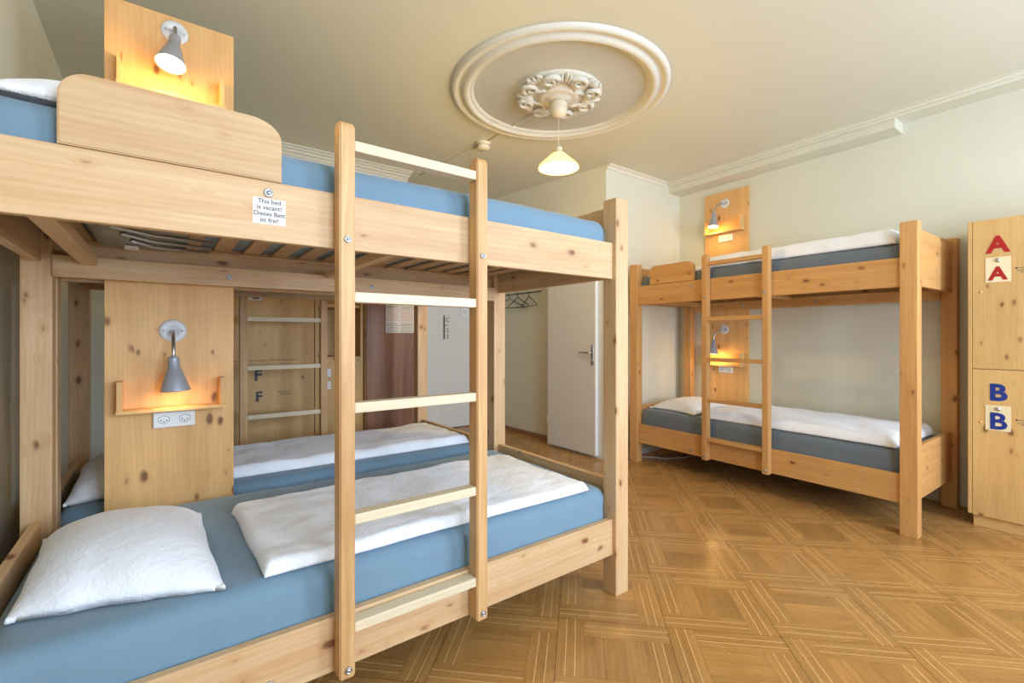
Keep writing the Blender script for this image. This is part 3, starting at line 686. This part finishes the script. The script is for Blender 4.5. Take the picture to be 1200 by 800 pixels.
def lockers_far():
    Y0 = 3.86
    root = empty('locker_cabinet', (.30, Y0, 0), 0, 'pine locker cabinet with a black F behind the second bunk', 'locker')
    b = NB(); box(b, (0, .022, 0), (.66, .43, 1.87), 'z', .002); mesh_obj('carcass', b, M['locker'], root)
    for za, zb, nm in ((.985, 1.86, ''), (.08, .980, 'F')):
        b = NB(); box(b, (.09, 0, za), (.535, .021, zb), 'z', .002); d = mesh_obj('door', b, M['locker'], root)
        if nm:
            b = NB(); text_bm(b, 'F', .112, FACE_Y(.262, -.0012, .872), off=.004, depth=.001); tag(mesh_obj('letter', b, M['blackletter'], d), 'black letter F')
            b = NB(); text_bm(b, 'F', .098, FACE_Y(.268, -.0012, .715), off=.003, depth=.001); mesh_obj('letter', b, M['blackletter'], d)
            b = NB(); note_lines(b, 'y', -.0012, .40, .735, .09); mesh_obj('note', b, M['ink'], d)
        else:
            b = NB(); box(b, (.20, -.002, 1.425), (.29, -.0005, 1.455), bev=0); box(b, (.225, -.003, 1.434), (.27, -.002, 1.444), bev=0, mi=1); mesh_obj('sticker', b, [M['paper'], M['ink']], d)
    r2 = empty('locker_cabinet', (.965, Y0 + .02, 0), 0, 'pine locker cabinet with an open upper compartment beside the brown wardrobe', 'locker')
    for n, (lo, hi, gr) in dict(side_panel=((0, 0, 0), (.022, .40, 1.87), 'z'), side_panel2=((.36, 0, 0), (.384, .40, 1.87), 'z'), back_panel=((.0225, .38, 0), (.3595, .40, 1.87), 'z'), shelf=((.0225, .02, .975), (.3595, .379, .995), 'x'), shelf2=((.0225, .02, 1.395), (.3595, .379, 1.42), 'x'), top_panel=((.0225, 0, 1.848), (.3595, .379, 1.87), 'x')).items():
        b = NB(); box(b, lo, hi, gr, .002); mesh_obj(n.rstrip('2'), b, M['locker'], r2)
    b = NB(); box(b, (.023, 0, .08), (.359, .019, .993), 'z', .002); d = mesh_obj('door', b, M['locker'], r2)
    b = NB()
    for z in (.865, .765): text_bm(b, 'E', .075, FACE_Y(.10, -.0012, z), off=.006, depth=.001)
    mesh_obj('letter', b, M['socket'], d)
    b = NB(); note_lines(b, 'y', -.0012, .15, .765, .06); mesh_obj('note', b, M['ink'], d)
    # brown wardrobe
    w = empty('wardrobe', (1.355, Y0 - .03, 0), 0, 'tall dark brown wardrobe with a paper notice on its door', 'wardrobe')
    b = NB(); box(b, (0, .022, 0), (.50, .46, 1.95), 'z', .002); mesh_obj('carcass', b, M['panel'], w)
    b = NB(); box(b, (.004, 0, .06), (.440, .021, 1.93), 'z', .002); mesh_obj('door', b, M['brown'], w)
    b = NB(); box(b, (.443, -.002, .0), (.498, .021, 1.95), 'z', .002); mesh_obj('side_panel', b, M['panel'], w)
    n = empty('notice', (1.355, Y0 - .032, 0), 0, 'two-page printed paper notice hung on the brown wardrobe', 'notice')
    rr = random.Random(5)
    for px in (.170, .302):
        b = NB(); box(b, (px, -.003, 1.19), (px + .13, -.0005, 1.437), bev=0); pg = mesh_obj('page', b, M['paper'], n)
        for mat, zs in ((M['ink'], [1.42, 1.41, 1.40, 1.27, 1.26, 1.25, 1.235, 1.225, 1.21, 1.20]), (M['redink'], [1.385, 1.37, 1.355, 1.34, 1.325, 1.31, 1.295])):
            b = NB()
            for z in zs:
                x = px + .008
                while x < px + .11:
                    l = rr.uniform(.006, .022); box(b, (x, -.0036, z), (min(x + l, px + .125), -.003, z + .0035), bev=0); x += l + .005
            mesh_obj('print', b, mat, pg)
lockers_far()

# ------------------------------------------------------------------ ceiling rose, pendant, detector, cables
RC = (2.070, 2.256)
rose = empty('ceiling_rose', (*RC, CZ), 0, 'round white plaster ceiling rose with a moulded outer ring', 'ceiling rose')
b = NB(); pr = [(.694, .0), (.690, -.018), (.672, -.026), (.655, -.018), (.648, -.012), (.630, -.014), (.622, -.028), (.600, -.036), (.584, -.026), (.578, -.014), (.566, -.016), (.560, -.010), (.553, 0)]
lathe(b, pr, 96); mesh_obj('moulding_ring', b, M['plaster'], rose, True)
b = NB()
lathe(b, [(.001, -.062), (.05, -.060), (.075, -.048), (.095, -.040), (.11, -.046), (.125, -.040), (.14, -.024), (.18, -.018), (.255, -.016), (.272, -.010), (.278, 0)], 48)
def spiral(c, r0, turns, a0, hand, rad, z):
    pts = []; rs = []
    for k in range(26):
        t_ = k / 25; a = a0 + hand * t_ * turns * 2 * PI; rr = r0 * (1 - .82 * t_)
        pts.append((c[0] + rr * math.cos(a), c[1] + rr * math.sin(a), z - .006 * math.sin(t_ * PI))); rs.append(rad * (1 - .45 * t_))
    tube(b, pts, rs, 7); ball(b, pts[-1], rad * .9, sub=1)
for k in range(4):
    a = k * PI / 2 + .25
    for s in (-1, 1):
        aa = a + s * .36; c = (.215 * math.cos(aa), .215 * math.sin(aa))
        spiral(c, .055, 1.35, aa + (PI / 2) * s, -s, .018, -.030)
        aa = a + s * .10; spiral((.262 * math.cos(aa), .262 * math.sin(aa)), .026, 1.1, aa, s, .009, -.022)
        for q in range(4):
            bb_ = a + s * (.12 + q * .15); rr = .135 + .02 * q
            ball(b, (rr * math.cos(bb_), rr * math.sin(bb_), -.030), (.030, .011, .014), rot=Matrix.Rotation(bb_ + s * .6, 4, 'Z'), sub=2)
    for q in range(-2, 3):
        bb_ = a + PI / 4 + q * .11; rr = .225 - abs(q) * .012
        ball(b, (rr * math.cos(bb_), rr * math.sin(bb_), -.024), (.055 - .008 * abs(q), .012, .018), rot=Matrix.Rotation(bb_, 4, 'Z'), sub=2)
    for q in range(-1, 2):
        bb_ = a + q * .10
        ball(b, (.255 * math.cos(bb_), .255 * math.sin(bb_), -.022), (.034, .010, .015), rot=Matrix.Rotation(bb_ + q * .3, 4, 'Z'), sub=2)
mesh_obj('medallion', b, M['plaster'], rose, True)

pen = empty('pendant_lamp', (RC[0], RC[1], CZ - .0625), 0, 'lit pendant lamp with a small opal glass shade under the ceiling rose', 'pendant lamp')
b = NB(); lathe(b, [(.001, .0), (.052, 0), (.056, -.012), (.055, -.055), (.045, -.078), (.02, -.095), (.001, -.098)], 32); mesh_obj('canopy', b, M['cream'], pen, True)
b = NB(); tube(b, [(0, 0, -.09), (0, 0, -.29)], .0022); mesh_obj('cord', b, M['cream'], pen, True)
b = NB(); lathe(b, [(.001, -.285), (.022, -.287), (.026, -.30), (.022, -.325), (.030, -.33), (.001, -.335)], 24); mesh_obj('lamp_holder', b, M['cream'], pen, True)
b = NB(); lathe(b, [(.028, -.328), (.045, -.335), (.100, -.385), (.128, -.412), (.133, -.425), (.129, -.428), (.124, -.417), (.096, -.391), (.043, -.341), (.028, -.334)], 48, closed=True); mesh_obj('lamp_shade', b, M['opal'], pen, True)
b = NB(); ball(b, (0, 0, -.425), (.034, .034, .040), sub=3); tube(b, [(0, 0, -.335), (0, 0, -.385)], .018); mesh_obj('bulb', b, M['bulb'], pen, True)
l = bpy.data.lights.new('pendant_light', 'POINT'); l.energy = P_PENDANT; l.color = WARM; l.shadow_soft_size = .05
o = bpy.data.objects.new('pendant_light', l); C.objects.link(o); o.parent = pen; o.location = (0, 0, -.53)

det = empty('smoke_detector', (2.105, 3.20, CZ), 0, 'round cream smoke detector on the ceiling near the ladder top', 'smoke detector')
b = NB(); lathe(b, [(.001, 0), (.060, 0), (.062, -.012), (.056, -.018), (.056, -.024)], 32); mesh_obj('base', b, M['cream'], det, True)
b = NB(); lathe(b, [(.050, -.022), (.052, -.026), (.052, -.045), (.040, -.058), (.001, -.060)], 32); mesh_obj('sensor_head', b, M['cream'], det, True)
def on_ceiling(x, y, z=CZ - .006):
    f = (math.cos(ang), math.sin(ang)); r = (math.sin(ang), -math.cos(ang)); u = (x - 600) / 547; t_ = (z - 1.16) / ((394 - y) / 547)
    return ((f[0] + u * r[0]) * t_, (f[1] + u * r[1]) * t_, z)
b = NB(); tube(b, [(2.10, 2.50, CZ - .006), (2.103, 2.85, CZ - .006), (2.105, 3.13, CZ - .006)], .004, 6)
tube(b, [(2.105, 3.27, CZ - .006), (2.06, 3.7, CZ - .006), (2.02, 4.2, CZ - .006)], .004, 6)
tag(mesh_obj('ceiling_cable', b, M['cream'], None, True), 'thin painted cable running along the ceiling past the smoke detector', 'cable')
b = NB(); pts = [(3.70, 2.80, .010), (3.78, 2.68, .012), (3.86, 2.55, .02), (3.95, 2.46, .03), (4.05, 2.42, .06), (4.2, 2.40, .10)]
pts = [Vector(p) for p in ((3.62, 2.95, .008), (3.70, 2.78, .008), (3.83, 2.62, .010), (4.0, 2.55, .02), (4.3, 2.50, .012))]
sm = []
for i in range(len(pts) - 1):
    for k in range(6): sm.append(pts[i].lerp(pts[i + 1], k / 6) + Vector((0, .02 * math.sin(i + k / 6 * PI), 0)))
sm = [p for p in sm if p.y < 2.91]
tube(b, sm, .005, 7); tag(mesh_obj('power_cable', b, M['cable'], None, True), 'white power cable lying on the floor under the right wall bunk', 'cable')
# hangers on a hook rail
rail = NB(); tube(rail, [(3.385, 4.02, 1.665), (3.385, 4.75, 1.665)], .006)
for y in (4.04, 4.40, 4.73): tube(rail, [(3.385, y, 1.665), (3.44, y, 1.675)], .006)
tag(mesh_obj('coat_rail', rail, M['black'], None, True), 'thin black rail on the passage wall carrying wire hangers', 'coat rail')
for k, (y, ry, dx, lab) in enumerate(((4.19, .03, 0, 'black wire hanger nearest the closet door, right of the three'), (4.40, -.05, 0, 'black wire hanger in the middle of the three on the passage rail'), (4.57, .02, 0, 'black wire hanger next to the bunk post, left of the three'))):
    b = NB(); 
    tube(b, [(0, 0, -.045), (0, -.19, -.135), (0, -.20, -.15), (0, -.19, -.158), (0, .19, -.158), (0, .20, -.15), (0, .19, -.135), (0, 0, -.045)], .0045, 6)
    hk = [(0, 0, -.045), (0, 0, -.02)] + [(0, .014 - .014 * math.cos(a), -.005 + .014 * math.sin(a)) for a in [q / 8 * 1.15 * PI for q in range(9)]]
    tube(b, hk, .004, 6)
    h = mesh_obj('clothes_hanger', b, M['black'], None, True, (3.385, y, 1.665), (0, 0, .25 * (k - 1)))
    tag(h, lab, 'hanger', 'wire hangers in the passage')
# flat plastic sleeve pushed under the slats of the foreground top bunk
m, nt, bs = newmat('clear_plastic'); bs.inputs['Base Color'].default_value = srgb(150, 152, 138); bs.inputs['Roughness'].default_value = .25; bs.inputs['Transmission Weight'].default_value = .35
sl = empty('plastic_sleeve', (-.185, 1.75, 1.492), 0, 'grey plastic sleeve with metal rods lying under the slats of the foreground top bunk', 'plastic sleeve')
b = NB(); box(b, (0, 0, 0), (.26, .52, .024), 'x', .010); mesh_obj('sleeve', b, m, sl, True)
for q in range(3):
    b = NB(); tube(b, [(.06 + .02 * q, .06 + .12 * q, -.006), (.16, .14 + .12 * q, -.008), (.33, .20 + .12 * q, -.004)], .006, 8); mesh_obj('rod', b, M['steel'], sl, True)
b = NB(); box(b, (.075, .44, -.010), (.115, .50, -.002), bev=.001); mesh_obj('tag', b, M['paper'], sl)
